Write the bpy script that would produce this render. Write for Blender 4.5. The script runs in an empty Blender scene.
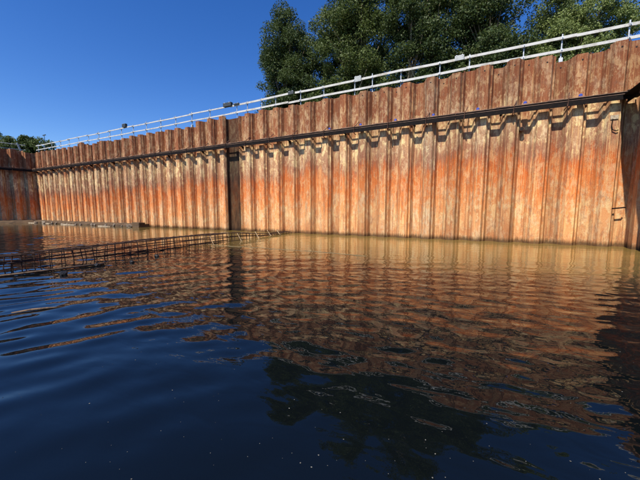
import bpy, bmesh, math, random
import numpy as np
from mathutils import Vector, Matrix

random.seed(7)
rng = np.random.default_rng(7)
scene = bpy.context.scene
C = scene.collection
R = math.radians

# ------------------------------------------------------------------ camera
cam_d = bpy.data.cameras.new('camera')
cam = bpy.data.objects.new('camera', cam_d)
C.objects.link(cam)
cam.location = (0, -17, 1.6)
cam.rotation_euler = (R(90 - 5.9), 0, R(27))
cam_d.sensor_width = 36
cam_d.lens = 300 / 640 * 36
cam_d.clip_start = 0.05
cam_d.clip_end = 3000
scene.camera = cam

# ------------------------------------------------------------------ sun and sky
SUN_EL, SUN_AZ = R(50), R(9.5)             # azimuth: degrees left of the long wall's outward normal
sdir = Vector((-math.sin(SUN_AZ) * math.cos(SUN_EL), -math.cos(SUN_AZ) * math.cos(SUN_EL), math.sin(SUN_EL)))
sun_d = bpy.data.lights.new('sun', 'SUN')
sun_d.energy = 5.0
sun_d.angle = R(0.53)
sun_d.color = (1.0, 0.93, 0.82)
sun = bpy.data.objects.new('sun', sun_d)
C.objects.link(sun)
sun.rotation_euler = sdir.to_track_quat('Z', 'Y').to_euler()
world = bpy.data.worlds.new('World')
scene.world = world
world.use_nodes = True
wn = world.node_tree.nodes
wl = world.node_tree.links
wn.clear()
sky = wn.new('ShaderNodeTexSky')
sky.sky_type = 'NISHITA'
sky.sun_disc = False
sky.sun_elevation = SUN_EL
sky.sun_rotation = math.atan2(sdir.x, sdir.y)
sky.altitude = 400
sky.air_density = 1.0
sky.dust_density = 0.3
sky.ozone_density = 4.0
hs = wn.new('ShaderNodeHueSaturation')
hs.inputs['Saturation'].default_value = 1.30
hs.inputs['Hue'].default_value = 0.514
hs.inputs['Value'].default_value = 1.12
bg = wn.new('ShaderNodeBackground')
bg.inputs['Strength'].default_value = 0.125
wo = wn.new('ShaderNodeOutputWorld')
wl.new(sky.outputs[0], hs.inputs['Color'])
wl.new(hs.outputs[0], bg.inputs['Color'])
wl.new(bg.outputs[0], wo.inputs['Surface'])
scene.view_settings.view_transform = 'Standard'
scene.view_settings.look = 'None'
scene.view_settings.gamma = 1
scene.view_settings.exposure = 0.25
scene.view_settings.use_curve_mapping = False
scene.cycles.max_bounces = 8
scene.cycles.diffuse_bounces = 1
scene.cycles.transparent_max_bounces = 8


# ------------------------------------------------------------------ helpers
def link(o, parent=None):
    C.objects.link(o)
    if parent is not None:
        o.parent = parent
    return o


def tag(o, label=None, cat=None, group=None, kind=None):
    if label: o['label'] = label
    if cat: o['category'] = cat
    if group: o['group'] = group
    if kind: o['kind'] = kind
    return o


def empty(name, loc=(0, 0, 0), rz=0.0):
    o = bpy.data.objects.new(name, None)
    o.location = loc
    o.rotation_euler = (0, 0, rz)
    o.empty_display_size = 0.2
    return link(o)


class MB:
    """collects shapes, builds one mesh"""
    def __init__(s):
        s.v = []; s.f = []; s.mi = []

    def add(s, vs, fs, m=0):
        b = len(s.v)
        s.v += [tuple(v) for v in vs]
        s.f += [tuple(b + i for i in f) for f in fs]
        s.mi += [m] * len(fs)

    def box(s, x0, x1, y0, y1, z0, z1, m=0, j=0.0):
        vs = [(x, y, z) for z in (z0, z1) for y in (y0, y1) for x in (x0, x1)]
        if j:
            vs = [tuple(c + random.uniform(-j, j) for c in v) for v in vs]
        s.add(vs, [(0, 2, 3, 1), (4, 5, 7, 6), (0, 1, 5, 4), (2, 6, 7, 3), (0, 4, 6, 2), (1, 3, 7, 5)], m)

    def tube(s, pts, rad, n=6, m=0, caps=True):
        pts = [Vector(p) for p in pts]
        if not hasattr(rad, '__len__'):
            rad = [rad] * len(pts)
        b = len(s.v)
        up = Vector((0.13, 0.21, 1)).normalized()
        for i, p in enumerate(pts):
            t = (pts[min(i + 1, len(pts) - 1)] - pts[max(i - 1, 0)])
            t = t.normalized() if t.length > 1e-9 else Vector((0, 0, 1))
            a = t.cross(up)
            if a.length < 0.05:
                a = t.cross(Vector((1, 0, 0)))
            a.normalize()
            c = t.cross(a)
            for k in range(n):
                th = 2 * math.pi * k / n
                s.v.append(tuple(p + (a * math.cos(th) + c * math.sin(th)) * rad[i]))
        for i in range(len(pts) - 1):
            for k in range(n):
                k2 = (k + 1) % n
                s.f.append((b + i * n + k, b + (i + 1) * n + k, b + (i + 1) * n + k2, b + i * n + k2)); s.mi.append(m)
        if caps:
            s.f.append(tuple(b + k for k in range(n))); s.mi.append(m)
            e = b + (len(pts) - 1) * n
            s.f.append(tuple(e + k for k in reversed(range(n)))); s.mi.append(m)

    def mesh(s, name, mats, smooth=False):
        me = bpy.data.meshes.new(name)
        me.from_pydata(s.v, [], s.f)
        if not isinstance(mats, (list, tuple)):
            mats = [mats]
        for m in mats:
            me.materials.append(m)
        if len(mats) > 1:
            me.polygons.foreach_set('material_index', s.mi)
        if smooth:
            me.polygons.foreach_set('use_smooth', [True] * len(s.f))
        me.update()
        return me

    def build(s, name, mats, parent=None, smooth=False, loc=None, bevel=0):
        o = bpy.data.objects.new(name, s.mesh(name, mats, smooth))
        if loc is not None:
            o.location = loc
        link(o, parent)
        if bevel:
            b = o.modifiers.new('bevel', 'BEVEL'); b.width = bevel; b.segments = 2
        return o


def inst(name, me, parent, loc=(0, 0, 0), rz=0.0, rot=None):
    o = bpy.data.objects.new(name, me)
    o.location = loc
    o.rotation_euler = rot if rot else (0, 0, rz)
    return link(o, parent)


# ------------------------------------------------------------------ materials
class NT:
    def __init__(s, name):
        s.m = bpy.data.materials.new(name)
        s.m.use_nodes = True
        s.t = s.m.node_tree
        s.t.nodes.clear()
        s.out = s.n('ShaderNodeOutputMaterial')
        s.b = s.n('ShaderNodeBsdfPrincipled')
        s.l(s.b.outputs[0], s.out.inputs['Surface'])

    def n(s, t, **kw):
        nd = s.t.nodes.new(t)
        for k, v in kw.items():
            setattr(nd, k, v)
        return nd

    def l(s, a, b):
        s.t.links.new(a, b)

    def put(s, sock, v):
        if isinstance(v, bpy.types.NodeSocket):
            s.l(v, sock)
        else:
            if hasattr(v, '__len__') and len(v) == 3 and sock.type == 'RGBA':
                v = (*v, 1)
            sock.default_value = v

    def math(s, op, a, b=None, c=None, clamp=False):
        nd = s.n('ShaderNodeMath', operation=op, use_clamp=clamp)
        s.put(nd.inputs[0], a)
        if b is not None: s.put(nd.inputs[1], b)
        if c is not None: s.put(nd.inputs[2], c)
        return nd.outputs[0]

    def pos(s):
        return s.n('ShaderNodeNewGeometry').outputs['Position']

    def scale(s, v, sc):
        nd = s.n('ShaderNodeVectorMath', operation='MULTIPLY')
        s.l(v, nd.inputs[0]); nd.inputs[1].default_value = sc
        return nd.outputs[0]

    def noise(s, v, scale=1, detail=4, rough=0.55, dist=0.0):
        nd = s.n('ShaderNodeTexNoise')
        nd.inputs['Scale'].default_value = scale
        nd.inputs['Detail'].default_value = detail
        nd.inputs['Roughness'].default_value = rough
        nd.inputs['Distortion'].default_value = dist
        s.l(v, nd.inputs['Vector'])
        return nd.outputs['Fac']

    def ramp(s, f, stops, interp='LINEAR'):
        nd = s.n('ShaderNodeValToRGB')
        cr = nd.color_ramp
        cr.interpolation = interp
        while len(cr.elements) < len(stops):
            cr.elements.new(0.5)
        for e, (p, c) in zip(cr.elements, stops):
            e.position = p
            e.color = (c, c, c, 1) if not hasattr(c, '__len__') else (*c, 1)
        s.put(nd.inputs[0], f)
        return nd.outputs['Color']

    def mix(s, f, a, b, blend='MIX'):
        nd = s.n('ShaderNodeMix', data_type='RGBA', blend_type=blend)
        s.put(nd.inputs[0], f); s.put(nd.inputs[6], a); s.put(nd.inputs[7], b)
        return nd.outputs[2]

    def bump(s, h, strength=0.5, dist=0.02, normal=None):
        nd = s.n('ShaderNodeBump')
        nd.inputs['Strength'].default_value = strength
        nd.inputs['Distance'].default_value = dist
        s.l(h, nd.inputs['Height'])
        if normal is not None: s.l(normal, nd.inputs['Normal'])
        return nd.outputs[0]

    def fin(s, color=None, rough=0.8, normal=None, metal=0.0, spec=None):
        if color is not None: s.put(s.b.inputs['Base Color'], color)
        s.put(s.b.inputs['Roughness'], rough)
        s.put(s.b.inputs['Metallic'], metal)
        if spec is not None: s.put(s.b.inputs['Specular IOR Level'], spec)
        if normal is not None: s.l(normal, s.b.inputs['Normal'])
        return s.m


def rust_pile(name, dark=0.0):
    k = NT(name)
    p = k.pos()
    sep = k.n('ShaderNodeSeparateXYZ'); k.l(p, sep.inputs[0])
    z = sep.outputs['Z']
    info = k.n('ShaderNodeObjectInfo').outputs['Random']
    # height zones with a ragged border, shifted a little on every pile
    rag = k.noise(k.scale(p, (3.0, 3.0, 0.7)), 1.0, 5, 0.6)
    fine = k.noise(k.scale(p, (14, 14, 0.9)), 1.0, 4, 0.6)
    zz = k.math('ADD', z, k.math('MULTIPLY', k.math('SUBTRACT', rag, 0.5), 1.7))
    zz = k.math('ADD', zz, k.math('MULTIPLY', k.math('SUBTRACT', fine, 0.5), 1.3))
    zz = k.math('ADD', zz, k.math('MULTIPLY', k.math('SUBTRACT', info, 0.5), 0.8))
    far_ = k.ramp(k.math('DIVIDE', k.math('ADD', sep.outputs['X'], 50.0), 50.0), [(0.30, 1.0), (0.85, 0.0)])
    zz = k.math('ADD', zz, k.math('MULTIPLY', far_, 0.8))
    zone = k.ramp(k.math('DIVIDE', zz, 8.6), [
        (0.00, (0.50, 0.22, 0.09)), (0.10, (0.66, 0.33, 0.145)), (0.20, (0.68, 0.285, 0.105)), (0.31, (0.64, 0.20, 0.055)),
        (0.42, (0.54, 0.145, 0.036)), (0.49, (0.33, 0.14, 0.078)), (0.58, (0.40, 0.225, 0.13)), (0.69, (0.42, 0.24, 0.125)),
        (0.735, (0.25, 0.092, 0.042)), (0.97, (0.20, 0.070, 0.032))])
    # cream lime scale: patches just under the beam, drips low down, few above
    pat = k.noise(k.scale(p, (2.6, 2.6, 1.0)), 1.0, 8, 0.75)
    patf = k.noise(k.scale(p, (9.0, 9.0, 5.0)), 1.0, 5, 0.7)
    pat = k.math('ADD', k.math('MULTIPLY', pat, 0.72), k.math('MULTIPLY', patf, 0.28))
    patm = k.ramp(pat, [(0.49, 0), (0.58, 1)])
    wt = k.ramp(k.math('DIVIDE', zz, 8.6), [(0.0, 0.45), (0.2, 0.8), (0.32, 0.40), (0.45, 0.30), (0.56, 0.70), (0.68, 0.95), (0.74, 0.45), (1.0, 0.26)])
    col = k.mix(k.math('MULTIPLY', patm, wt), zone, (0.70, 0.54, 0.33))
    bl = k.noise(k.scale(p, (4.0, 4.0, 2.0)), 1.0, 7, 0.7, 0.3)
    blw = k.ramp(k.math('DIVIDE', zz, 8.6), [(0.0, 0.1), (0.14, 0.55), (0.26, 0.25), (0.50, 0.2), (0.57, 0.85), (0.67, 1.0), (0.72, 0.35), (1.0, 0.10)])
    col = k.mix(k.math('MULTIPLY', k.ramp(bl, [(0.53, 0), (0.57, 1)]), blw), col, (0.80, 0.62, 0.32))
    # long runs of rust and lime
    run = k.noise(k.scale(p, (11, 11, 0.28)), 1.0, 6, 0.62, 0.2)
    run2 = k.noise(k.scale(p, (26, 26, 0.5)), 1.0, 4, 0.6)
    col = k.mix(k.math('MULTIPLY', k.ramp(run, [(0.53, 0), (0.61, 1)]), 0.46), col, (0.17, 0.065, 0.030))
    col = k.mix(k.math('MULTIPLY', k.ramp(run2, [(0.54, 0), (0.62, 1)]), k.ramp(k.math('DIVIDE', zz, 8.6), [(0.0, 0.6), (0.70, 0.5), (0.76, 0.22)])), col, (0.74, 0.48, 0.22))
    # grey scum and pitting
    pit = k.noise(k.scale(p, (5, 5, 2.2)), 1.0, 9, 0.72)
    col = k.mix(k.math('MULTIPLY', k.ramp(pit, [(0.52, 0), (0.62, 1)]), 0.42), col, (0.20, 0.11, 0.07))
    sp = k.noise(p, 30.0, 4, 0.7)
    col = k.mix(0.30, col, k.ramp(sp, [(0.3, 0.25), (0.7, 0.95)]), 'OVERLAY')
    # per pile tint
    col = k.mix(1.0, col, k.ramp(info, [(0, (0.76, 0.70, 0.67)), (0.25, (0.95, 0.90, 0.86)), (0.6, (1.02, 0.99, 0.96)), (0.85, (1.14, 1.05, 0.95)), (1, (0.90, 0.92, 0.95))]), 'MULTIPLY')
    # wet, weedy line at the water
    wet = k.ramp(k.math('ADD', z, k.math('MULTIPLY', k.math('SUBTRACT', fine, 0.5), 0.35)), [(0.08, 1), (0.26, 0)])
    col = k.mix(k.math('MULTIPLY', wet, 0.85), col, (0.075, 0.045, 0.02))
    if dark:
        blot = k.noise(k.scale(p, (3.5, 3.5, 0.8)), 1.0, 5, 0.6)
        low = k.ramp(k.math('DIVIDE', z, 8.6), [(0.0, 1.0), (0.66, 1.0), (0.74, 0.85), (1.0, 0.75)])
        col = k.mix(k.math('MULTIPLY', low, k.ramp(blot, [(0.30, 0.97), (0.75, 0.80)])), col, (0.016, 0.009, 0.006))  # near-black stain that also paints in the shade of the recess
    h = k.math('ADD', k.math('MULTIPLY', pit, 0.6), k.math('MULTIPLY', sp, 0.4))
    h = k.math('ADD', h, k.math('MULTIPLY', patm, 0.25))
    return k.fin(col, 0.88, k.bump(h, 0.6, 0.03), spec=0.2)


def plain(name, col, rough=0.7, var=0.25, scale=6, metal=0.0, bump=0.2, spec=None, col2=None, thr=(0.45, 0.65)):
    k = NT(name)
    p = k.pos()
    a = k.noise(p, scale, 6, 0.65)
    c2 = col2 if col2 else tuple(c * (1 - var) for c in col)
    c = k.mix(k.ramp(a, [(thr[0], 0), (thr[1], 1)]), col, c2)
    fi = k.noise(p, scale * 7, 4, 0.6)
    c = k.mix(0.25, c, k.ramp(fi, [(0.3, 0.3), (0.7, 0.7)]), 'OVERLAY')
    return k.fin(c, rough, k.bump(fi, bump, 0.01), metal, spec)


M = {}
M['pile'] = rust_pile('rusted_sheet_pile_steel')
M['pile_dark'] = rust_pile('stained_shaded_sheet_pile_steel', 1.0)
M['hole'] = plain('hole_dark', (0.015, 0.01, 0.008), 0.9)
M['beam'] = plain('black_beam_steel', (0.007, 0.006, 0.006), 0.75, spec=0.12, col2=(0.016, 0.010, 0.008))  # black includes painted shade of the recessed beam web
M['beam_top'] = plain('dusty_lit_flange_steel', (0.20, 0.125, 0.085), 0.8, col2=(0.07, 0.04, 0.03), scale=3)  # dust tone that also paints the flange edge as sunlit
M['strap'] = plain('rusty_strap_steel', (0.13, 0.055, 0.03), 0.85, col2=(0.05, 0.025, 0.018))
M['tan_plate'] = plain('tan_plate_steel', (0.38, 0.20, 0.12), 0.8, col2=(0.2, 0.09, 0.05))
M['blue'] = plain('blue_plastic', (0.05, 0.09, 0.42), 0.45, var=0.3)
M['board'] = plain('weathered_white_board', (0.56, 0.55, 0.51), 0.75, scale=2.5, col2=(0.36, 0.33, 0.27), thr=(0.48, 0.68))
M['galv'] = plain('galvanised_steel', (0.55, 0.57, 0.58), 0.5, metal=0.35, var=0.3)
M['grey_plate'] = plain('grey_painted_plate', (0.42, 0.44, 0.43), 0.6, var=0.3)
M['dark_box'] = plain('dark_plastic', (0.035, 0.045, 0.05), 0.6)
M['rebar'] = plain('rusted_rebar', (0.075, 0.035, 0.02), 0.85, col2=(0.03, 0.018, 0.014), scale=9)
M['rebar_lit'] = plain('painted_lit_rebar', (0.42, 0.31, 0.17), 0.85, col2=(0.2, 0.11, 0.06), scale=9)  # paler copy of the rebar with sunlight painted into the colour
M['float'] = plain('black_float', (0.012, 0.012, 0.012), 0.6, spec=0.3)
M['rope'] = plain('wet_rope', (0.26, 0.20, 0.10), 0.8)
M['wood'] = plain('driftwood', (0.20, 0.13, 0.075), 0.85, col2=(0.08, 0.05, 0.03), scale=8)
M['wood_pale'] = plain('bleached_wood', (0.50, 0.42, 0.30), 0.85, col2=(0.25, 0.18, 0.11), scale=8)
M['mud'] = plain('mud_bank', (0.085, 0.055, 0.028), 0.9, col2=(0.16, 0.12, 0.05), scale=2.2, bump=0.6)
M['rock'] = plain('rubble', (0.22, 0.18, 0.13), 0.9, col2=(0.10, 0.075, 0.05), scale=3)
M['conc'] = plain('stained_concrete', (0.11, 0.068, 0.034), 0.9, col2=(0.045, 0.028, 0.015), scale=2.5, bump=0.5)
M['soil'] = plain('soil_fill', (0.06, 0.045, 0.03), 0.95)
M['grass'] = plain('grassy_ground', (0.06, 0.08, 0.03), 0.95, col2=(0.11, 0.09, 0.05), scale=0.7)
M['bark'] = plain('tree_bark', (0.17, 0.13, 0.085), 0.9, col2=(0.07, 0.05, 0.035), scale=5, bump=0.8)
M['bark_pale'] = plain('pale_bark', (0.42, 0.34, 0.22), 0.9, col2=(0.2, 0.15, 0.1), scale=4, bump=0.6)


def leaf_mat(name, c1, c2, c3, gloss=0.55):
    k = NT(name)
    p = k.pos()
    big = k.noise(p, 0.55, 3, 0.5)
    sm = k.noise(p, 9.0, 2, 0.5)
    c = k.mix(k.ramp(big, [(0.38, 0), (0.62, 1)]), c1, c2)
    c = k.mix(k.ramp(sm, [(0.45, 0), (0.7, 1)]), c, c3)
    k.fin(c, gloss, spec=0.25)
    tr = k.n('ShaderNodeBsdfTranslucent')
    k.l(k.mix(0.4, c, (0.14, 0.19, 0.03)), tr.inputs['Color'])
    mx = k.n('ShaderNodeMixShader')
    mx.inputs[0].default_value = 0.22
    k.l(k.b.outputs[0], mx.inputs[1]); k.l(tr.outputs[0], mx.inputs[2])
    k.l(mx.outputs[0], k.out.inputs['Surface'])
    return k.m


M['leaf_dark'] = leaf_mat('leaf_dark_green', (0.034, 0.064, 0.020), (0.062, 0.095, 0.026), (0.105, 0.125, 0.045))
M['leaf_mid'] = leaf_mat('leaf_mid_green', (0.048, 0.086, 0.023), (0.095, 0.135, 0.032), (0.145, 0.16, 0.055))
M['leaf_light'] = leaf_mat('leaf_grey_green', (0.13, 0.185, 0.046), (0.185, 0.24, 0.068), (0.26, 0.285, 0.11))
M['leaf_far'] = leaf_mat('leaf_far_green', (0.06, 0.10, 0.035), (0.11, 0.14, 0.04), (0.13, 0.15, 0.05))

# water: dark deep basin, silt-laden shallow over the shelf along the long wall
SHELF = -7.2
k = NT('basin_water')
p = k.pos()
sep = k.n('ShaderNodeSeparateXYZ'); k.l(p, sep.inputs[0])
n1 = k.noise(k.scale(p, (0.35, 0.8, 0)), 1.0, 4, 0.55)
dist = k.math('ADD', sep.outputs['Y'], k.math('MULTIPLY', k.math('SUBTRACT', n1, 0.5), 4.0))
silt = k.ramp(k.math('DIVIDE', k.math('ADD', dist, 12.0), 12.0), [(0.24, 0), (0.50, 0.55), (0.75, 1)])
leftfade = k.ramp(k.math('DIVIDE', k.math('ADD', sep.outputs['X'], 50.0), 50.0), [(0.1, 0.25), (0.5, 0.6), (0.8, 1.0)])
wc = k.mix(k.math('MULTIPLY', silt, leftfade), (0.0030, 0.0045, 0.0052), (0.265, 0.178, 0.05))
mp_ = k.n('ShaderNodeMapping'); mp_.inputs['Rotation'].default_value = (0, 0, R(-24)); mp_.inputs['Scale'].default_value = (1.9, 4.4, 1.0)
k.l(p, mp_.inputs['Vector'])
f1 = k.noise(mp_.outputs[0], 1.0, 2, 0.5, 0.4)
f2 = k.noise(k.scale(p, (11, 11, 11)), 1.0, 2, 0.5)
chop = k.ramp(k.math('DIVIDE', k.math('ADD', sep.outputs['Y'], 17.0), 17.0), [(0.03, 0.25), (0.16, 0.6), (0.30, 1.0), (0.52, 1.0), (0.66, 0.50), (1.0, 0.35)])
side = k.ramp(k.math('DIVIDE', k.math('ADD', sep.outputs['X'], 12.0), 12.0), [(0.2, 0.75), (0.6, 0.7), (0.85, 1.0)])
hh = k.math('ADD', k.math('MULTIPLY', f1, 1.0), k.math('MULTIPLY', f2, 0.10))
hh = k.math('MULTIPLY', hh, k.math('MULTIPLY', chop, side))
k.fin(wc, 0.015, k.bump(hh, 1.0, 0.0125))
k.b.inputs['IOR'].default_value = 1.44
M['water'] = k.m

# ------------------------------------------------------------------ layout numbers
XR = 5.86            # right corner
XL = -46.6           # left corner
LEFT_FLARE = R(8.8)
TOP = 8.12
PH = 0.16            # centre of an outer pan
ldir = Vector((-math.sin(LEFT_FLARE), -math.cos(LEFT_FLARE), 0))

# ------------------------------------------------------------------ ground (one sheet with the basin cut out) + earth sides + bed
bm = bmesh.new()
outer = [(-900, -900), (900, -900), (900, 900), (-900, 900)]
lend = Vector((XL - 0.35, 0.4, 0)) + ldir * 62
inner = [(XL - 0.35, 0.75), (XR + 0.45, 0.75), (XR + 0.45, -60), (lend.x, -60)]
ov = [bm.verts.new((x, y, TOP - 0.22)) for x, y in outer]
iv = [bm.verts.new((x, y, TOP - 0.22)) for x, y in inner]
es = [bm.edges.new((ov[i], ov[(i + 1) % 4])) for i in range(4)] + [bm.edges.new((iv[i], iv[(i + 1) % 4])) for i in range(4)]
bmesh.ops.triangle_fill(bm, edges=es, use_beauty=True)
lv = [bm.verts.new((x, y, -4)) for x, y in inner]
for i in range(4):
    j = (i + 1) % 4
    bm.faces.new((iv[i], iv[j], lv[j], lv[i])).material_index = 1
me = bpy.data.meshes.new('ground'); bm.to_mesh(me); bm.free()
me.materials.append(M['grass']); me.materials.append(M['soil'])
tag(link(bpy.data.objects.new('ground', me)), kind='structure')
b = MB(); b.add([(inner[0][0] - 15, 2, -4), (XR + 1, 2, -4), (XR + 1, -61, -4), (lend.x - 2, -61, -4)], [(0, 3, 2, 1)])
tag(b.build('basin_bed', M['soil']), kind='structure')

# ------------------------------------------------------------------ water surface
def axis(segs):
    out = []
    for a, c, st in segs:
        n = max(1, int(round((c - a) / st)))
        out += list(np.linspace(a, c, n, endpoint=False))
    out.append(segs[-1][1])
    return np.array(out)


xs = axis([(-58, -24, 0.16), (-24, -10, 0.09), (-10, 5.4, 0.032), (5.4, XR + 0.4, 0.09)])
ys = axis([(-60, -24, 1.2), (-24, -17.5, 0.2), (-17.5, -9, 0.032), (-9, -3, 0.06), (-3, 0.4, 0.09)])
WAVES = []
wr = np.random.default_rng(11)
def wv(n, ang, spread, l0, l1, slope, sel):
    for _ in range(n):
        lam = math.exp(wr.uniform(math.log(l0), math.log(l1)))
        a = math.radians(ang + wr.normal() * spread)
        kk = 2 * math.pi / lam
        WAVES.append((kk * math.cos(a), kk * math.sin(a), wr.uniform(0, 6.283), slope / kk * math.sqrt(2.0 / n) , sel))
wv(18, -26, 26, 0.36, 1.2, 0.046, 'L')
wv(26, 112, 24, 0.24, 0.8, 0.040, 'R')
wv(36, 100, 42, 0.18, 0.42, 0.045, 'C')
wv(12, -24, 10, 0.30, 0.70, 0.060, 'N')
wv(14, 117, 8, 0.55, 1.3, 0.022, 'F')


def smooth(a, c, x):
    t = np.clip((x - a) / (c - a), 0, 1)
    return t * t * (3 - 2 * t)


def wheight(X, Y):
    wL = 1 - smooth(-5.0, -1.0, X + 0.25 * (Y + 14))
    wR = smooth(-6.0, -1.0, X)
    calm = 0.28 + 0.72 * (1 - smooth(-9.0, -5.5, Y))
    far = 1 - 0.6 * smooth(-14, -30, X) * 1.0
    near = smooth(-16.4, -13.0, Y)
    H = np.zeros_like(X)
    blobs = 0.55 + 0.45 * np.sin(0.7 * X + 1.3 * np.sin(0.5 * Y)) * np.sin(0.8 * Y + 0.9 * np.sin(0.6 * X) + 1.0)
    for kx, ky, ph, a, sel in WAVES:
        w = {'L': 0.35 + 0.65 * wL, 'R': wR * (0.35 + 0.65 * near), 'C': (0.30 + 0.70 * near) * blobs * (0.55 + 0.45 * wR), 'N': (1 - smooth(-6.0, -2.0, X)) * (1 - smooth(-14.8, -13.2, Y)), 'F': smooth(-12.5, -9.5, Y) * 0.9}[sel]
        H += a * w * np.sin(kx * X + ky * Y + ph)
    return H * calm


GX, GY = np.meshgrid(xs, ys)
GZ = wheight(GX, GY)
nx, ny = len(xs), len(ys)
co = np.stack([GX, GY, GZ], -1).reshape(-1, 3).astype(np.float32)
idx = np.arange(nx * ny).reshape(ny, nx)
q = np.stack([idx[:-1, :-1], idx[:-1, 1:], idx[1:, 1:], idx[1:, :-1]], -1).reshape(-1, 4)


def np_mesh(name, co, quads, mats, smooth_=False, mi=None):
    me = bpy.data.meshes.new(name)
    me.vertices.add(len(co)); me.vertices.foreach_set('co', co.astype(np.float32).ravel())
    n = len(quads)
    me.loops.add(n * 4); me.loops.foreach_set('vertex_index', quads.astype(np.int32).ravel())
    me.polygons.add(n)
    me.polygons.foreach_set('loop_start', np.arange(0, n * 4, 4, dtype=np.int32))
    if smooth_:
        me.polygons.foreach_set('use_smooth', np.ones(n, dtype=bool))
    for m in (mats if isinstance(mats, list) else [mats]):
        me.materials.append(m)
    if mi is not None:
        me.polygons.foreach_set('material_index', mi.astype(np.int32))
    me.update(calc_edges=True)
    me.validate()
    return me


water = link(bpy.data.objects.new('water', np_mesh('water', co, q, M['water'], True)))
tag(water, kind='structure')

# ------------------------------------------------------------------ sheet pile walls
DP = 0.19


def pile_mesh(flip, seed, H=TOP, low=-2.0, topj=0.02):
    r = random.Random(seed)
    pr = [(-0.300, 0.004), (-0.272, -0.022), (-0.185, -DP), (-0.174, -DP - 0.006), (0.174, -DP - 0.006), (0.185, -DP), (0.272, -0.022), (0.300, 0.004)]
    T = 0.018
    bk = [(x * (0.985 if abs(x) < 0.25 else 1.0), y + T) for x, y in pr]
    ring = pr + bk[::-1]
    zs = [low, 0.6, 2.4, 4.3, 6.4, H - 0.7, H]
    v = []
    n = len(ring)
    for i, z in enumerate(zs):
        jx, jy = r.uniform(-.006, .006), r.uniform(-.010, .010)
        for x, y in ring:
            zz = z
            if i == len(zs) - 1:
                zz += r.uniform(-topj, topj) * 0.5
            yy = y + jy + r.uniform(-.003, .003)
            xx = x + (jx if abs(x) < 0.28 else 0)
            v.append((xx, -yy if flip else yy, zz))
    f = []
    for i in range(len(zs) - 1):
        for kx in range(n):
            k2 = (kx + 1) % n
            a = (i * n + kx, i * n + k2, (i + 1) * n + k2, (i + 1) * n + kx)
            f.append(a[::-1] if flip else a)
    t = (len(zs) - 1) * n
    tf = tuple(t + kx for kx in range(n))
    f.append(tf[::-1] if flip else tf)
    m = MB(); m.add(v, f)
    # clutch knuckle on the seam
    s = -1 if flip else 1
    m.tube([(0.300, -0.012 * s, low), (0.302, -0.014 * s, H - 0.03)], 0.038, 6)
    # lifting hole near the head: dark plug set into the pan
    yy = -DP - 0.009 if not flip else DP - 0.012
    hx = r.uniform(-0.03, 0.03); hz = H - r.uniform(0.22, 0.3)
    m.add([(hx + 0.032 * math.cos(a), yy - 0.004, hz + 0.032 * math.sin(a)) for a in [2 * math.pi * i / 10 for i in range(10)]], [tuple(range(10))], 1)
    return m.mesh('sheet_pile', [M['pile'], M['hole']])


OUT = [pile_mesh(False, 10 + i) for i in range(8)]
INN = [pile_mesh(True, 40 + i) for i in range(8)]


def pile_row(parent, xs_, outs, dz, skip=()):
    for i, (x, o_) in enumerate(zip(xs_, outs)):
        if i in skip:
            continue
        me_ = random.choice(OUT if o_ else INN)
        inst('sheet_pile', me_, parent, (x, random.uniform(-.012, .012), dz[i]), rot=(random.uniform(-.0015, .0015), random.uniform(-.002, .002), random.uniform(-.02, .02)))


def head_steps(n, seed):
    r = random.Random(seed)
    out = []
    cur = 0
    for i in range(n):
        if r.random() < 0.22:
            cur = r.choice([-0.16, -0.08, 0.0, 0.06, 0.12, 0.20])
        out.append(cur + r.uniform(-.035, .035))
    return out


wall = empty('sheet_pile_wall', (0, 0, 0))
tag(wall, 'long sunlit rusty orange sheet pile wall rising from the water', 'wall', kind='thing')
k0 = int(math.floor((XL - PH) / 0.6)) + 1
k1 = int(math.floor((XR - 0.30 - PH) / 0.6))
kk = list(range(k0, k1 + 1))
pxs = [PH + 0.6 * i for i in kk]
outs = [i % 2 == 0 for i in kk]
hd = head_steps(len(kk), 5)
# taller heads seen towards the right end
for i, x in enumerate(pxs):
    if -0.6 < x < 0.4: hd[i] += 0.10
    if 0.9 < x < 2.2: hd[i] += 0.14
    if 4.2 < x < 4.6: hd[i] += 0.12
    if x > 4.8: hd[i] += 0.26
skip = [i for i, x in enumerate(pxs) if abs(x - (-15.74)) < 0.5]
pile_row(wall, pxs, outs, hd, skip)
cx = sum(pxs[i] for i in skip) / len(skip)
cw = 0.3 * len(skip)
print('closure', cx, cw, [outs[i] for i in skip])
# dark closure pile: a deep box section set back from its neighbours, shade painted into its stain
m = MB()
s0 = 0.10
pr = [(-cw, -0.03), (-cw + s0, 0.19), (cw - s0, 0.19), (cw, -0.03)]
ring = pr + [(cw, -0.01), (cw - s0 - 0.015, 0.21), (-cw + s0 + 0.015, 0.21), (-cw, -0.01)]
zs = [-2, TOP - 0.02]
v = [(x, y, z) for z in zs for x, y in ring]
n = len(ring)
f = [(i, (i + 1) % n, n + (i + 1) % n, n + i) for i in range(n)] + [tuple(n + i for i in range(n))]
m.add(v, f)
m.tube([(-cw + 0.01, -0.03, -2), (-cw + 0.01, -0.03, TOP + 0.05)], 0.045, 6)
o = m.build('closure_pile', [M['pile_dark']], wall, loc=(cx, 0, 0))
o['label'] = 'dark stained recessed pile with shade painted in'

wall_l = empty('sheet_pile_wall', (XL, 0, 0), math.atan2(-ldir.y, -ldir.x) )
tag(wall_l, 'shaded dark brown sheet pile wall closing the basin at the far left', 'wall', kind='thing')
# local +x runs back towards the corner, so the outer side (-y local) must face the basin
n = 40
xs_ = [-0.62 - 0.6 * i for i in range(n)]
hdl = [h_ + 0.0 for h_ in head_steps(n, 9)]
pile_row(wall_l, xs_, [i % 2 == 0 for i in range(n)], hdl)

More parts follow.
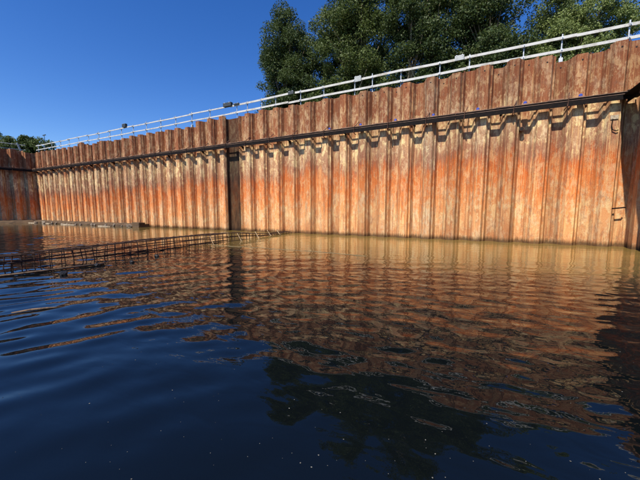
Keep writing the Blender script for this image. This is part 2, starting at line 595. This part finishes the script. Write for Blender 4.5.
wall_r = empty('sheet_pile_wall', (XR, 0, 0), R(-90))
tag(wall_r, 'shadowed sheet pile wall at the right edge, meeting the long wall', 'wall', kind='thing')
n = 18
pile_row(wall_r, [0.62 + 0.6 * i for i in range(n)], [i % 2 == 0 for i in range(n)], head_steps(n, 13))
# corner piles
xe_ = pxs[-1] + 0.29 - XR
m = MB(); m.add([(x_, y_, z_) for z_ in (-2, TOP + 0.03) for x_, y_ in ((xe_, -0.02), (-0.03, -0.02), (-0.03, -0.36), (0.12, -0.36), (0.12, 0.12), (xe_, 0.12))],
                [(i, (i + 1) % 6, 6 + (i + 1) % 6, 6 + i) for i in range(6)] + [(6, 7, 8, 11), (8, 9, 10, 11)])
# the L section is laid out in world axes, so undo the wall's turn
o = m.build('corner_pile', [M['pile']], wall_r); o.rotation_euler.z = R(90)
m = MB(); m.box(-0.30, 0.04, -0.05, 0.30, -2, TOP - 0.02)
m.build('corner_pile', [M['pile']], wall_l, loc=(0.0, 0, 0), bevel=0.02)

# ------------------------------------------------------------------ waler beams
ZT, HB = 6.22, 0.21


def waler(root, x0, x1, cap0, cap_step, seg=9.0, add_shadow=False, caps=True):
    """local frame: beam runs along x, the basin is at -y"""
    x = x0
    while x < x1 - 0.01:
        xe = min(x + seg, x1)
        if x1 - xe < 2: xe = x1
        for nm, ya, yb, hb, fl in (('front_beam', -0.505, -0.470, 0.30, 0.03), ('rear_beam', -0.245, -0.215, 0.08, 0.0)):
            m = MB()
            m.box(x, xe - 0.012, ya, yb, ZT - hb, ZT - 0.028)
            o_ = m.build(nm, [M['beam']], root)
            m = MB()                                    # dusty lip along the upper edge, sunlit tone painted in
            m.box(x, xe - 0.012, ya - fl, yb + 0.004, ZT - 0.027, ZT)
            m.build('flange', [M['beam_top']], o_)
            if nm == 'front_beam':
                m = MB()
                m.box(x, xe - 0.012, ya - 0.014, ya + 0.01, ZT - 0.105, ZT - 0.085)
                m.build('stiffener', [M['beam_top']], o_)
        x = xe
        x = xe
    x = cap0
    mbat = MB(); mbat.box(-0.11, 0.11, -0.52, -0.21, ZT + 0.003, ZT + 0.035)
    mbat = mbat.mesh('batten_plate', [M['tan_plate']])
    mcap = MB(); mcap.tube([(0, -0.44, ZT + 0.035), (0, -0.44, ZT + 0.11), (0, -0.44, ZT + 0.145)], [0.07, 0.07, 0.04], 10)
    mcap = mcap.mesh('anchor_cap', [M['blue']])
    msp = MB(); msp.box(-0.28, 0.28, -0.545, -0.495, ZT + 0.003, ZT + 0.030)
    msp = msp.mesh('spacer_plate', [M['tan_plate']])
    mst = MB()
    mst.tube([(0.10, -0.16, ZT + 0.34), (0.03, -0.40, ZT + 0.10), (0.0, -0.56, ZT + 0.01), (-0.03, -0.56, ZT - HB - 0.10)], 0.022, 5)
    mst.tube([(-0.03, -0.56, ZT - HB - 0.10), (-0.05, -0.40, ZT - HB - 0.14), (-0.05, -0.22, ZT - HB - 0.17)], 0.022, 5)
    mst = mst.mesh('hanger_strap', [M['strap']])
    mbr = MB()
    mbr.box(-0.05, 0.05, -0.50, -0.20, ZT - HB - 0.10, ZT - HB - 0.065)
    mbr.add([(-0.012, -0.46, ZT - HB - 0.102), (-0.012, -0.2, ZT - HB - 0.102), (-0.012, -0.2, ZT - HB - 0.30), (0.012, -0.46, ZT - HB - 0.102), (0.012, -0.2, ZT - HB - 0.102), (0.012, -0.2, ZT - HB - 0.30)],
            [(0, 1, 2), (3, 5, 4), (0, 3, 4, 1), (1, 4, 5, 2), (2, 5, 3, 0)])
    mbr = mbr.mesh('support_bracket', [M['beam']])
    i = 0
    while x > x0 + 0.2:
        inst('batten_plate', mbat, root, (x - 0.02, 0, 0))
        if caps and x > -8:
            inst('anchor_cap', mcap, root, (x + random.uniform(-.05, .05), 0, 0))
        inst('spacer_plate', msp, root, (x - 0.9, 0, 0.03 if False else 0.0))
        inst('hanger_strap', mst, root, (x - 0.42 + random.uniform(-.15, .15), 0, 0), rz=random.uniform(-.08, .08))
        if i % 2 == 1:
            inst('support_bracket', mbr, root, (x - 0.95, 0, 0))
        x -= cap_step; i += 1
    if add_shadow:
        m = MB(); m.box(x0, x1, -0.80, -0.20, ZT - 0.16, ZT - 0.13)  # plate added so the corner shadow falls as one solid band
        m.build('added_shadow_plate', [M['beam']], root)


wb = empty('waler_beam', (0, 0, 0))
tag(wb, 'long black twin steel waler beam running across the sunlit wall', 'beam', kind='thing')
waler(wb, XL + 0.60, XR - 0.56, 3.80, 1.935)
wbl = empty('waler_beam', (XL, 0, 0), wall_l.rotation_euler.z)
tag(wbl, 'dark steel waler beam on the shaded far left wall', 'beam', kind='thing')
waler(wbl, -23, -0.1, -1.6, 2.0, caps=False)
wbr = empty('waler_beam', (XR, 0, 0), R(-90))
tag(wbr, 'black steel waler beam turning the corner onto the right wall', 'beam', kind='thing')
waler(wbr, 0.0, 10, 9.5, 1.935, add_shadow=True)
m = MB(); m.box(0.2, 0.60, -0.69, -0.2, ZT + 0.002, ZT + 0.03)  # joining plate added to close the shadow at the corner
m.build('corner_shadow_plate', [M['beam_top']], wbr)

# ------------------------------------------------------------------ guard rail on the long wall
gr = empty('guard_rail', (0, 0.33, TOP - 0.22))
tag(gr, 'white two-board guard rail along the top of the long wall', 'railing')
PX = [5.30, 3.11, 1.71, -0.52, -1.90, -3.86, -5.46, -6.54, -8.56, -10.21, -12.15, -13.32, -14.58, -15.55, -18.24, -20.21, -22.1, -24.0, -25.9, -27.8, -29.6, -31.5, -33.4, -35.3, -37.2, -39.1, -41.0, -42.9, -44.8, -46.2]
mp = MB()
mp.tube([(0, 0.0, -0.1), (0, 0.0, 1.30)], 0.030, 8)
mp.box(-0.07, 0.07, -0.07, 0.05, 0.10, 0.30)
mp = mp.mesh('post', [M['galv']])
mp2 = MB(); mp2.tube([(0, 0.0, -0.1), (0, 0.0, 1.18)], 0.026, 8); mp2.box(-0.05, 0.05, -0.05, 0.05, 0.10, 0.22)
mp2 = mp2.mesh('post', [M['galv']])
for x in PX + [7.3, 9.2]:
    inst('post', random.choice([mp, mp, mp2]), gr, (x, 0, random.uniform(-.04, .04)), rot=(random.uniform(-.02, .02), random.uniform(-.02, .02), 0))
mcp = MB(); mcp.box(-0.045, 0.045, -0.135, 0.035, -0.05, 0.05); mcp.tube([(0, -0.135, 0), (0, -0.17, 0)], 0.018, 6)
mcp = mcp.mesh('coupler', [M['galv']])
for x in PX:
    for zc in (1.13, 0.62):
        inst('coupler', mcp, gr, (x, 0, zc + random.uniform(-.01, .01)), rot=(0, random.uniform(-.1, .1), 0))
# rail boards between chosen posts, overlapping at the ends
spans = [(10.2, 2.9), (3.6, -0.65), (-0.35, -3.95), (-3.75, -8.7), (-8.45, -10.6), (-11.1, -16.1), (-15.9, -20.4), (-20.1, -24.2), (-23.9, -28.0), (-27.7, -31.7), (-31.4, -35.5), (-35.2, -39.3), (-39.0, -43.1), (-42.8, -46.5)]
for i, (a, c) in enumerate(spans):
    for zc in (1.13, 0.62):
        if zc > 1 and i == 5: a_ = a
        else: a_ = a
        c_ = c
        if zc < 1 and i in (4, 5):     # the lower board runs on across the gap
            a_, c_ = (a, c - 0.6) if i == 4 else (a, c)
        hh_ = 0.118 if i < 6 else 0.085
        dz0, dz1 = random.uniform(-.035, .035), random.uniform(-.035, .035)
        off = -0.065 - 0.045 * (i % 2)
        m = MB()
        L = a_ - c_
        sgn = [(c_, dz0), (c_ + L / 2, (dz0 + dz1) / 2 - 0.012), (a_, dz1)]
        for (xa, za), (xb, zb) in zip(sgn[:-1], sgn[1:]):
            pass
        vs = []
        for xq, zq in sgn:
            for yy_, z2 in ((off - 0.019, -hh_ / 2), (off + 0.019, -hh_ / 2), (off + 0.019, hh_ / 2), (off - 0.019, hh_ / 2)):
                vs.append((xq, yy_, zc + zq + z2))
        fs = [(0, 1, 2, 3), (11, 10, 9, 8)]
        for s_ in range(2):
            b_ = s_ * 4
            for e_ in range(4):
                e2 = (e_ + 1) % 4
                fs.append((b_ + e_, b_ + 4 + e_, b_ + 4 + e2, b_ + e2))
        m.add(vs, fs)
        m.build('rail_board', [M['board']], gr)

# rail beyond the right corner and along the left wall
gl = empty('guard_rail', (XL, 0, TOP - 0.22), wall_l.rotation_euler.z)
tag(gl, 'grey tube guard rail with leaning posts above the shaded left wall', 'railing')
mp3 = MB(); mp3.box(-0.07, 0.07, -0.06, 0.06, -0.1, 1.35, j=0.006)
mp3 = mp3.mesh('post', [M['grey_plate']])
for i, lean_ in enumerate((-0.30, 0.05, -0.22, 0.0, -0.1, 0.06, -0.04, 0.0)):
    inst('post', mp3, gl, (-0.9 - 2.6 * i, 0.45, 0), rot=(random.uniform(-.05, .05), lean_, 0))
for zc in (0.55, 1.1):
    m = MB(); m.tube([(-0.6, 0.40, zc), (-11, 0.40, zc - 0.05), (-22, 0.40, zc + 0.02)], 0.030, 6)
    m.build('rail_tube', [M['galv']], gl)

# plates and boxes clipped to the rail
def rail_plate(name, x, w, hgt, mat, label, cat, z=1.16, t=0.05, group=None):
    m = MB()
    m.box(-w / 2, w / 2, -t / 2, t / 2, -hgt / 2, hgt / 2)
    root = m.build(name, [mat], loc=(x, 0.33 - 0.17, TOP - 0.22 + z), bevel=0.008)
    m = MB()
    m.box(-w * 0.35, -w * 0.25, -t / 2 - 0.012, t / 2 + 0.05, hgt / 2 - 0.03, hgt / 2 + 0.012)
    m.build('clip', [M['galv']], root)
    m = MB()
    m.box(w * 0.25, w * 0.35, -t / 2 - 0.012, t / 2 + 0.05, hgt / 2 - 0.03, hgt / 2 + 0.012)
    m.build('clip', [M['galv']], root)
    tag(root, label, cat, group)
    return root


rail_plate('blank_plate', -0.98, 0.42, 0.24, M['grey_plate'], 'pale grey blank plate on the top rail, nearest to the right', 'plate')
rail_plate('blank_plate', -6.30, 0.40, 0.30, M['grey_plate'], 'grey blank plate on the top rail in front of the trees', 'plate')
rail_plate('blank_plate', -10.85, 0.40, 0.20, M['dark_box'], 'dark plate bridging the gap between two top rail boards', 'plate')
rail_plate('lamp_box', -16.25, 0.75, 0.26, M['dark_box'], 'dark box on the top rail above the black pile, against blue sky', 'box', z=1.22, t=0.22)
rail_plate('lamp_box', -15.45, 0.5, 0.10, M['dark_box'], 'flat dark bar beside the box on the top rail', 'box', z=1.16, t=0.08)
rail_plate('lamp_box', -28.8, 0.5, 0.30, M['dark_box'], 'small dark box on the distant rail, far left against the sky', 'box', z=1.28, t=0.2)
sg = empty('signal_pole', (-46.0, 0.9, TOP - 0.22))
tag(sg, 'thin pole with a crossbar behind the far end of the rail', 'pole')
m = MB(); m.tube([(0, 0, 0), (0, 0, 2.5)], 0.03, 6); m.build('pole', [M['dark_box']], sg)
m = MB(); m.box(-0.35, 0.35, -0.03, 0.03, 2.4, 2.5); m.build('crossbar', [M['dark_box']], sg)

# ------------------------------------------------------------------ small fittings on the wall
def stub(x, z, r_, L, label, y=0.17):
    m = MB()
    m.tube([(0, 0.05, 0), (0, -L, -0.02)], r_, 12)
    o_ = m.build('drain_pipe', [M['strap']], loc=(x, y, z))
    m = MB(); m.tube([(0, -L - 0.004, -0.02), (0, -L - 0.008, -0.02)], r_ * 0.78, 12); m.build('bore', [M['hole']], o_)
    tag(o_, label, 'pipe', 'drain pipes in the wall')


stub(1.80, 5.28, 0.10, 0.30, 'rusty drain pipe stub under the beam, towards the right corner')
stub(-3.46, 5.25, 0.085, 0.30, 'rusty drain pipe stub under the beam below the tall trees')
stub(-17.6, 4.10, 0.07, 0.12, 'small drain pipe stub left of the black pile')
hk = empty('hook_bracket', (4.93, -0.20, 4.95))
tag(hk, 'bent steel hook on the wall beneath the beam end at the right corner', 'hook')
m = MB(); m.box(-0.10, 0.14, -0.04, -0.004, 0.30, 0.46); m.build('plate', [M['wood_pale']], hk)
m = MB(); m.tube([(-0.03, -0.03, 0.32), (-0.05, -0.04, 0.05), (-0.02, -0.06, -0.12), (0.10, -0.08, -0.18), (0.16, -0.08, -0.15)], 0.020, 6)
m.build('rod', [M['beam']], hk)
hr = empty('rung', (5.22, -0.19, 1.62))
tag(hr, 'short dark steel rung sticking out of the wall near the right corner', 'rung')
m = MB(); m.tube([(-0.05, 0, 0), (-0.03, -0.06, 0.0), (0.30, -0.06, 0.04), (0.34, 0.0, 0.04)], 0.03, 6); m.build('bar', [M['beam']], hr)

# ------------------------------------------------------------------ bank and debris along the left foot of the wall
def bank(name, x0, x1, nseg, prof, parent_rz=None, loc=(0, 0, 0)):
    r = random.Random(3)
    vs = []; fs = []
    for i in range(nseg + 1):
        x = x0 + (x1 - x0) * i / nseg
        for (y, z) in prof:
            vs.append((x, y + (r.uniform(-.10, .10) if y < -0.3 else 0), z + (r.uniform(-.05, .05) if z > 0 else 0)))
    n_ = len(prof)
    for i in range(nseg):
        for j in range(n_ - 1):
            fs.append((i * n_ + j, i * n_ + j + 1, (i + 1) * n_ + j + 1, (i + 1) * n_ + j))
    fs.append(tuple(range(n_))[::-1]); fs.append(tuple(nseg * n_ + j for j in range(n_)))
    m = MB(); m.add(vs, fs)
    o_ = m.build(name, [M['conc']], loc=loc)
    if parent_rz is not None: o_.rotation_euler.z = parent_rz
    return o_


tag(bank('ledge', XL, -25.9, 60, [(0.3, -1), (0.3, 0.30), (-0.30, 0.28), (-0.75, 0.24), (-0.95, 0.14), (-1.0, -1)][::-1]), 'low stained concrete ledge along the foot of the wall', 'ledge', kind='structure')
tag(bank('mud_bank', -24, 0.3, 50, [(0.3, -1), (0.3, 0.36), (-0.7, 0.28), (-1.5, 0.14), (-2.1, -0.3)][::-1], wall_l.rotation_euler.z, (XL, 0, 0)), 'muddy bank at the foot of the far left wall', 'bank', kind='structure')
m = MB(); m.box(-0.45, 0.45, -0.3, 0.3, -0.5, 0.40, j=0.04)
tag(m.build('concrete_block', [M['conc']], loc=(-26.35, -0.62, 0.02), bevel=0.03), 'brown stained block at the right end of the ledge', 'block')
rr = random.Random(21)
LB = []
for i in range(8):
    bm = bmesh.new(); bmesh.ops.create_icosphere(bm, subdivisions=1, radius=1)
    for v_ in bm.verts: v_.co *= rr.uniform(0.65, 1.15)
    me_ = bpy.data.meshes.new('rock'); bm.to_mesh(me_); bm.free(); me_.materials.append(M['rock']); LB.append(me_)
names = ['greyish', 'brown', 'jagged', 'rounded']
for i in range(16):
    x = -45.8 + i * 1.27 + rr.uniform(-.3, .3)
    o_ = inst('rubble_stone', rr.choice(LB), None, (x, -1.15 + rr.uniform(-.25, .2), 0.06), rot=(rr.random() * 3, rr.random() * 3, rr.random() * 3))
    sc = rr.uniform(0.10, 0.24); o_.scale = (sc * 1.3, sc, sc * 0.8)
    tag(o_, 'small rubble stone in the row of stones at the water along the ledge', 'stone', 'rubble stones along the ledge')
DW = [(-45.0, -1.5, 1.9, 0.1, 'pale driftwood plank by the far corner of the ledge'), (-41.2, -1.35, 1.4, -0.15, 'short pale driftwood plank resting against the ledge, second from the far corner'),
      (-36.5, -1.5, 2.4, 0.05, 'long pale driftwood plank floating along the middle of the ledge'), (-30.2, -1.4, 1.6, 0.12, 'pale driftwood plank near the right end of the ledge')]
for x, y, L, a, lab in DW:
    m = MB(); m.box(-L / 2, L / 2, -0.09, 0.09, -0.03, 0.045, j=0.012)
    o_ = m.build('driftwood_plank', [M['wood_pale']], loc=(x, y, 0.02)); o_.rotation_euler = (0.05, 0.02, a)
    tag(o_, lab, 'plank', 'driftwood planks by the ledge')

# ------------------------------------------------------------------ reinforcement cage lying in the water, square to the wall
CX0, CX1, CH = -11.25, -10.75, 0.40
cage = empty('rebar_cage', (0, 0, 0))
tag(cage, 'long rusty reinforcing bar cage half sunk across the basin', 'cage')
Y0, Y1 = -24.0, -0.25


def sag(y):
    return 0.03 * math.sin(y * 0.55) - 0.05 * smooth(-4.5, -1.0, np.array(y)).item() * 1.0


for (x, z) in ((CX0, CH), (CX1, CH), (CX0, CH * 0.52), (CX1, CH * 0.52), (CX0, 0.0), (CX1, 0.0), ((CX0 + CX1) / 2, CH)):
    m = MB()
    m.tube([(x + 0.035 * math.sin(y * 0.9 + z * 3) + 0.012 * math.sin(y * 3.1 + x * 9), y, z * (1 - 0.55 * smooth(-6, -2, np.array(y)).item()) + sag(y) + 0.015 * math.sin(y * 2.3 + x * 7 + z * 5)) for y in np.linspace(Y0, Y1, 60)], 0.019, 5)
    m.build('longitudinal_bar', [M['rebar']], cage)
y = Y0 + 0.1
i = 0
ms = {}
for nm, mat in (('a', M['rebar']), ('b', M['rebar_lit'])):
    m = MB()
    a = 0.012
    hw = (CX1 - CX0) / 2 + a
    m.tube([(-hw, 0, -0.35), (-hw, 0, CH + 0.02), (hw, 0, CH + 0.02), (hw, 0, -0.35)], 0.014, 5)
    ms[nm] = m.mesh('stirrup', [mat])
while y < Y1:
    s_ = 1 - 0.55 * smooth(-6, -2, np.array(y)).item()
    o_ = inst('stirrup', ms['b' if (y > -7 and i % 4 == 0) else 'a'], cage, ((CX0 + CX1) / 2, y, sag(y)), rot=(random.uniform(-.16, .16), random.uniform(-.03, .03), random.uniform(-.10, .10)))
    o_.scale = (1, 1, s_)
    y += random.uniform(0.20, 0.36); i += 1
# leaning starter bars, sunlight painted in as a paler rebar colour
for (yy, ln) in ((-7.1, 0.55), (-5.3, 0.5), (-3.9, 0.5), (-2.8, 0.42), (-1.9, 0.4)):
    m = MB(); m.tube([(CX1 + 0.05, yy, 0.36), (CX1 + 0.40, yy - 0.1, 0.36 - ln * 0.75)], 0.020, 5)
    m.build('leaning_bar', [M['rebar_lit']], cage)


def wz(x, y):
    return float(wheight(np.array([x]), np.array([y]))[0])


FL = [(-8.85, -13.42, 0.085, 'largest black float drifting beside the rebar cage'), (-9.40, -12.40, 0.07, 'black float beside the cage, second from the left'),
      (-9.10, -11.62, 0.055, 'small black float by the cage, third from the left'), (-9.45, -10.58, 0.06, 'small black float, rightmost beside the cage')]
for x, y_, s_, lab in FL:
    m = MB()
    n_ = 12
    m.tube([(-s_ * 1.25, 0, 0), (-s_ * 1.1, 0, 0), (-s_ * 0.5, 0, 0.01), (s_ * 0.5, 0, 0.01), (s_ * 1.1, 0, 0), (s_ * 1.25, 0, 0)], [s_ * 0.35, s_ * 0.75, s_ * 0.95, s_ * 0.9, s_ * 0.7, s_ * 0.3], n_)
    m.v = [(a_ * rr.uniform(.85, 1.15), b_ * rr.uniform(.8, 1.2), c_ * rr.uniform(.6, 1.1)) for a_, b_, c_ in m.v]
    o_ = m.build('float', [M['float']], smooth=False, loc=(x, y_, wz(x, y_) + s_ * 0.25))
    o_.rotation_euler = (0.1, 0.1, rr.uniform(-0.4, 0.9))
    m = MB(); m.tube([(s_ * 1.2, 0, 0), (s_ * 1.35, 0, s_ * 0.3), (s_ * 1.5, 0, 0.0), (s_ * 1.35, 0, -s_ * 0.3), (s_ * 1.2, 0, 0)], s_ * 0.08, 5)
    m.build('lug', [M['float']], o_)
    tag(o_, lab, 'float', 'floats beside the rebar cage')
m = MB(); m.tube([(-10.15, -15.6, 0.03), (-9.75, -13.9, 0.035), (-9.45, -12.2, 0.03)], 0.028, 8)
tag(m.build('floating_pole', [M['wood']], smooth=True), 'thin pole floating alongside the rebar cage', 'pole')
m = MB(); m.tube([(-0.32, 0, 0.0), (-0.1, 0.02, 0.008), (0.1, 0.0, 0.01), (0.32, -0.02, 0.0)], [0.008, 0.018, 0.016, 0.006], 7)
o_ = m.build('driftwood_stick', [M['wood']], smooth=True, loc=(-6.1, -14.9, wz(-6.1, -14.9) + 0.012)); o_.rotation_euler.z = R(55)
tag(o_, 'thin stick floating alone on the blue water at left', 'stick')
m = MB()
m.tube([(x, SHELF + 0.10 * math.sin(x * 0.8) + 0.04 * math.sin(x * 2.1), wz(x, SHELF) + 0.004) for x in np.linspace(-10.7, -3.2, 50)], 0.007, 5)
tag(m.build('floating_rope', [M['rope']]), 'thin tan rope floating out from the cage parallel to the wall', 'rope')

# specks on the near water
m = MB()
for i in range(300):
    u = rr.random()
    dd = 1.7 + 5.5 * u ** 1.4
    az = R(27) + R(rr.uniform(-50, 50))
    x = -math.sin(az) * dd; y_ = -17 + math.cos(az) * dd
    if x > XR - 0.6: continue
    s_ = rr.choice([0.0015, 0.002, 0.002, 0.0025, 0.003, 0.005])
    n_ = 5
    a0 = rr.random() * 6
    z = wz(x, y_) + 0.002
    m.add([(x + s_ * rr.uniform(.7, 1.3) * math.cos(a0 + 6.283 * i_ / n_), y_ + s_ * rr.uniform(.7, 1.3) * math.sin(a0 + 6.283 * i_ / n_), z) for i_ in range(n_)] + [(x, y_, z + s_ * 0.4)],
          [(i_, (i_ + 1) % n_, n_) for i_ in range(n_)])
tag(m.build('floating_specks', [plain('speck', (0.20, 0.195, 0.17), 0.8, var=0.5)]), 'tiny pale specks of fluff floating on the near water', 'debris', kind='stuff')


# ------------------------------------------------------------------ trees
def leaf_cloud(centres, radii, counts, size, droop, r):
    P = []; S = []
    for c_, ra, n_ in zip(centres, radii, counts):
        d = r.normal(size=(n_, 3))
        d /= np.linalg.norm(d, axis=1, keepdims=True)
        rad = ra * r.random((n_, 1)) ** 0.45
        q_ = d * rad * np.array([1, 1, 0.75])
        q_[:, 2] -= droop * (q_[:, 0] ** 2 + q_[:, 1] ** 2) / max(ra, .1)
        P.append(q_ + np.array(c_))
    P = np.concatenate(P)
    n_ = len(P)
    nrm = r.normal(size=(n_, 3)) + np.array([0, -0.45, 0.65])
    nrm /= np.linalg.norm(nrm, axis=1, keepdims=True)
    t = np.cross(nrm, r.normal(size=(n_, 3)))
    t /= np.linalg.norm(t, axis=1, keepdims=True)
    bt = np.cross(nrm, t)
    L = size * r.uniform(0.45, 1.5, (n_, 1))
    W = L * 0.62
    bend = nrm * L * 0.18
    a = P - t * L * 0.5; c2 = P + t * L * 0.55
    b1 = P + bt * W * 0.5 + bend; b2 = P - bt * W * 0.5 + bend
    co_ = np.stack([a, b1, c2, b2], 1).reshape(-1, 3)
    qd = np.arange(n_ * 4).reshape(-1, 4)
    return co_, qd


def tree(label, loc, lobes, trunk_h, trunk_r, nclump, nleaf, lsize, leafm, seed, barkm='bark', clump_r=(0.5, 1.0), droop=0.25, group=None, lean=(0, 0), skirt=0.0, trunks=1):
    """lobes: list of (dx, dy, z, rx, ry, rz) ellipsoids relative to the foot"""
    r = np.random.default_rng(seed)
    root = empty('tree', loc)
    tag(root, label, 'tree', group)
    vol = np.array([l[3] * l[4] * l[5] for l in lobes]); vol = vol / vol.sum()
    cs = []
    while len(cs) < nclump:
        l = lobes[r.choice(len(lobes), p=vol)]
        d = r.normal(size=3); d /= np.linalg.norm(d)
        rad = r.random() ** 0.30 * (0.86 + 0.22 * r.random())
        q_ = np.array([l[0] + d[0] * l[3] * rad, l[1] + d[1] * l[4] * rad, l[2] + d[2] * l[5] * rad])
        if q_[2] < skirt: continue
        cs.append(q_)
    cs = np.array(cs)
    rad = r.uniform(clump_r[0], clump_r[1], nclump)
    cnt = np.maximum(20, (nleaf * rad ** 2 / (rad ** 2).sum())).astype(int)
    co_, qd = leaf_cloud(cs, rad, cnt, lsize, droop, r)
    o_ = link(bpy.data.objects.new('crown', np_mesh('crown', co_, qd, leafm)), root)
    m = MB()
    tops = []
    for tnum in range(trunks):
        ox = (tnum - (trunks - 1) / 2) * 1.1
        pts = []
        for i in range(7):
            t_ = i / 6
            pts.append((ox * (1 + 0.5 * t_) + lean[0] * t_ + 0.12 * math.sin(3 * t_ + seed + tnum), lean[1] * t_ + 0.1 * math.sin(4 * t_ + seed), -0.2 + trunk_h * t_))
        rads = [trunk_r * (1.25 - 0.95 * i / 6) for i in range(7)]
        m.tube(pts, rads, 8)
        tops.append(pts)
    m.build('trunk', [M[barkm]], root, smooth=True)
    m = MB()
    for c_ in cs[:: max(1, nclump // 90)]:
        pts = tops[r.integers(0, trunks)]
        j = min(5, max(1, int((c_[2] * 0.62) / trunk_h * 6)))
        a = Vector(pts[j]); e = Vector(c_)
        mid = (a + e) / 2 + Vector((0, 0, -0.10 * (e - a).length + 0.15)) + Vector(r.normal(size=3) * 0.12)
        m.tube([a, a.lerp(mid, 0.6), mid.lerp(e, 0.5), e], [trunk_r * 0.30, trunk_r * 0.22, trunk_r * 0.13, 0.012], 5)
    m.build('limbs', [M[barkm]], root, smooth=True)
    return root


GZ0 = TOP - 0.22
G = 'trees behind the long wall'
tree('dark green tree at the left end of the trees behind the rail', (-16.2, 8.0, GZ0),
     [(-0.3, 0, 4.6, 3.0, 2.8, 4.2), (-0.3, 0, 8.4, 2.3, 2.2, 3.3), (1.5, 0, 3.4, 2.6, 2.4, 3.2), (-0.4, 0, 11.0, 1.2, 1.2, 1.9), (1.3, 0, 7.4, 1.8, 1.8, 2.6)], 9.0, 0.22, 240, 95000, 0.135, M['leaf_dark'], 3, group=G, skirt=0.3)
tree('tall full mid green tree, its top cut off by the frame, left of centre', (-9.6, 8.5, GZ0),
     [(0, 0, 7.6, 3.6, 3.2, 4.8), (0.8, 0, 11.6, 3.0, 2.8, 3.4), (-2.0, 0, 4.9, 2.6, 2.4, 3.6), (1.6, 0, 5.0, 2.6, 2.4, 2.8), (-2.2, 0, 8.8, 2.0, 2.0, 2.6)], 11, 0.20, 300, 120000, 0.135, M['leaf_mid'], 4, 'bark_pale', group=G, skirt=1.6, trunks=2)
tree('tall dark tree with pale trunk directly behind the middle rail posts', (-4.2, 7.6, GZ0),
     [(0, 0, 7.0, 2.9, 2.6, 4.4), (0.4, 0, 10.8, 2.4, 2.4, 3.2), (1.2, 0, 4.6, 2.4, 2.2, 2.6)], 10, 0.17, 200, 80000, 0.13, M['leaf_dark'], 5, 'bark_pale', group=G, skirt=1.3, trunks=2)
tree('dark rounded tree between the tall trees and the grey-green willow', (0.2, 7.4, GZ0),
     [(0, 0, 4.9, 2.5, 2.4, 3.9), (-0.5, 0, 7.6, 1.9, 1.9, 2.6), (0.7, 0, 3.2, 2.4, 2.2, 2.2)], 7.5, 0.18, 170, 68000, 0.13, M['leaf_dark'], 6, group=G, skirt=0.5)
tree('paler grey-green willow-like tree at the right behind the rail', (5.3, 7.6, GZ0),
     [(0, 0, 3.4, 2.9, 2.4, 3.0), (-1.0, 0, 5.2, 1.9, 1.8, 2.2), (1.3, 0, 5.0, 1.9, 1.8, 2.0), (-1.5, 0, 3.0, 2.0, 2.0, 2.2)], 5.5, 0.16, 190, 85000, 0.10, M['leaf_light'], 8, group=G, droop=0.6, clump_r=(0.35, 0.7), skirt=0.2)
# far trees beyond the left corner
GF = 'distant trees beyond the left wall'
FT = [(-98, 11.5, 11.6, 3.6, 'leaf_dark', 'dark distant tree at the very left edge beyond the left wall'), (-95, 13.2, 10.4, 3.0, 'leaf_far', 'low bright green distant tree, second from the left edge'),
      (-93, 16.0, 10.6, 2.8, 'leaf_far', 'rounded yellow-green distant tree beside the dark pointed one'), (-90.8, 15.0, 11.3, 2.0, 'leaf_dark', 'dark pointed distant tree beyond the left corner'),
      (-88.2, 17.0, 9.9, 2.6, 'leaf_far', 'low bright green bush-like tree behind the far end of the rail')]
for i, (x, y_, hh_, ra, lm, lab) in enumerate(FT):
    tree(lab, (x, y_, GZ0), [(0, 0, hh_ * 0.5, ra, ra, hh_ * 0.48), (ra * 0.3, 0, hh_ * 0.68, ra * 0.55, ra * 0.5, hh_ * 0.30), (-ra * 0.5, 0, hh_ * 0.45, ra * 0.6, ra * 0.6, hh_ * 0.36)],
         hh_ * 0.8, 0.2, 70, 11000, 0.34, M[lm], 30 + i, group=GF, clump_r=(0.7, 1.3))
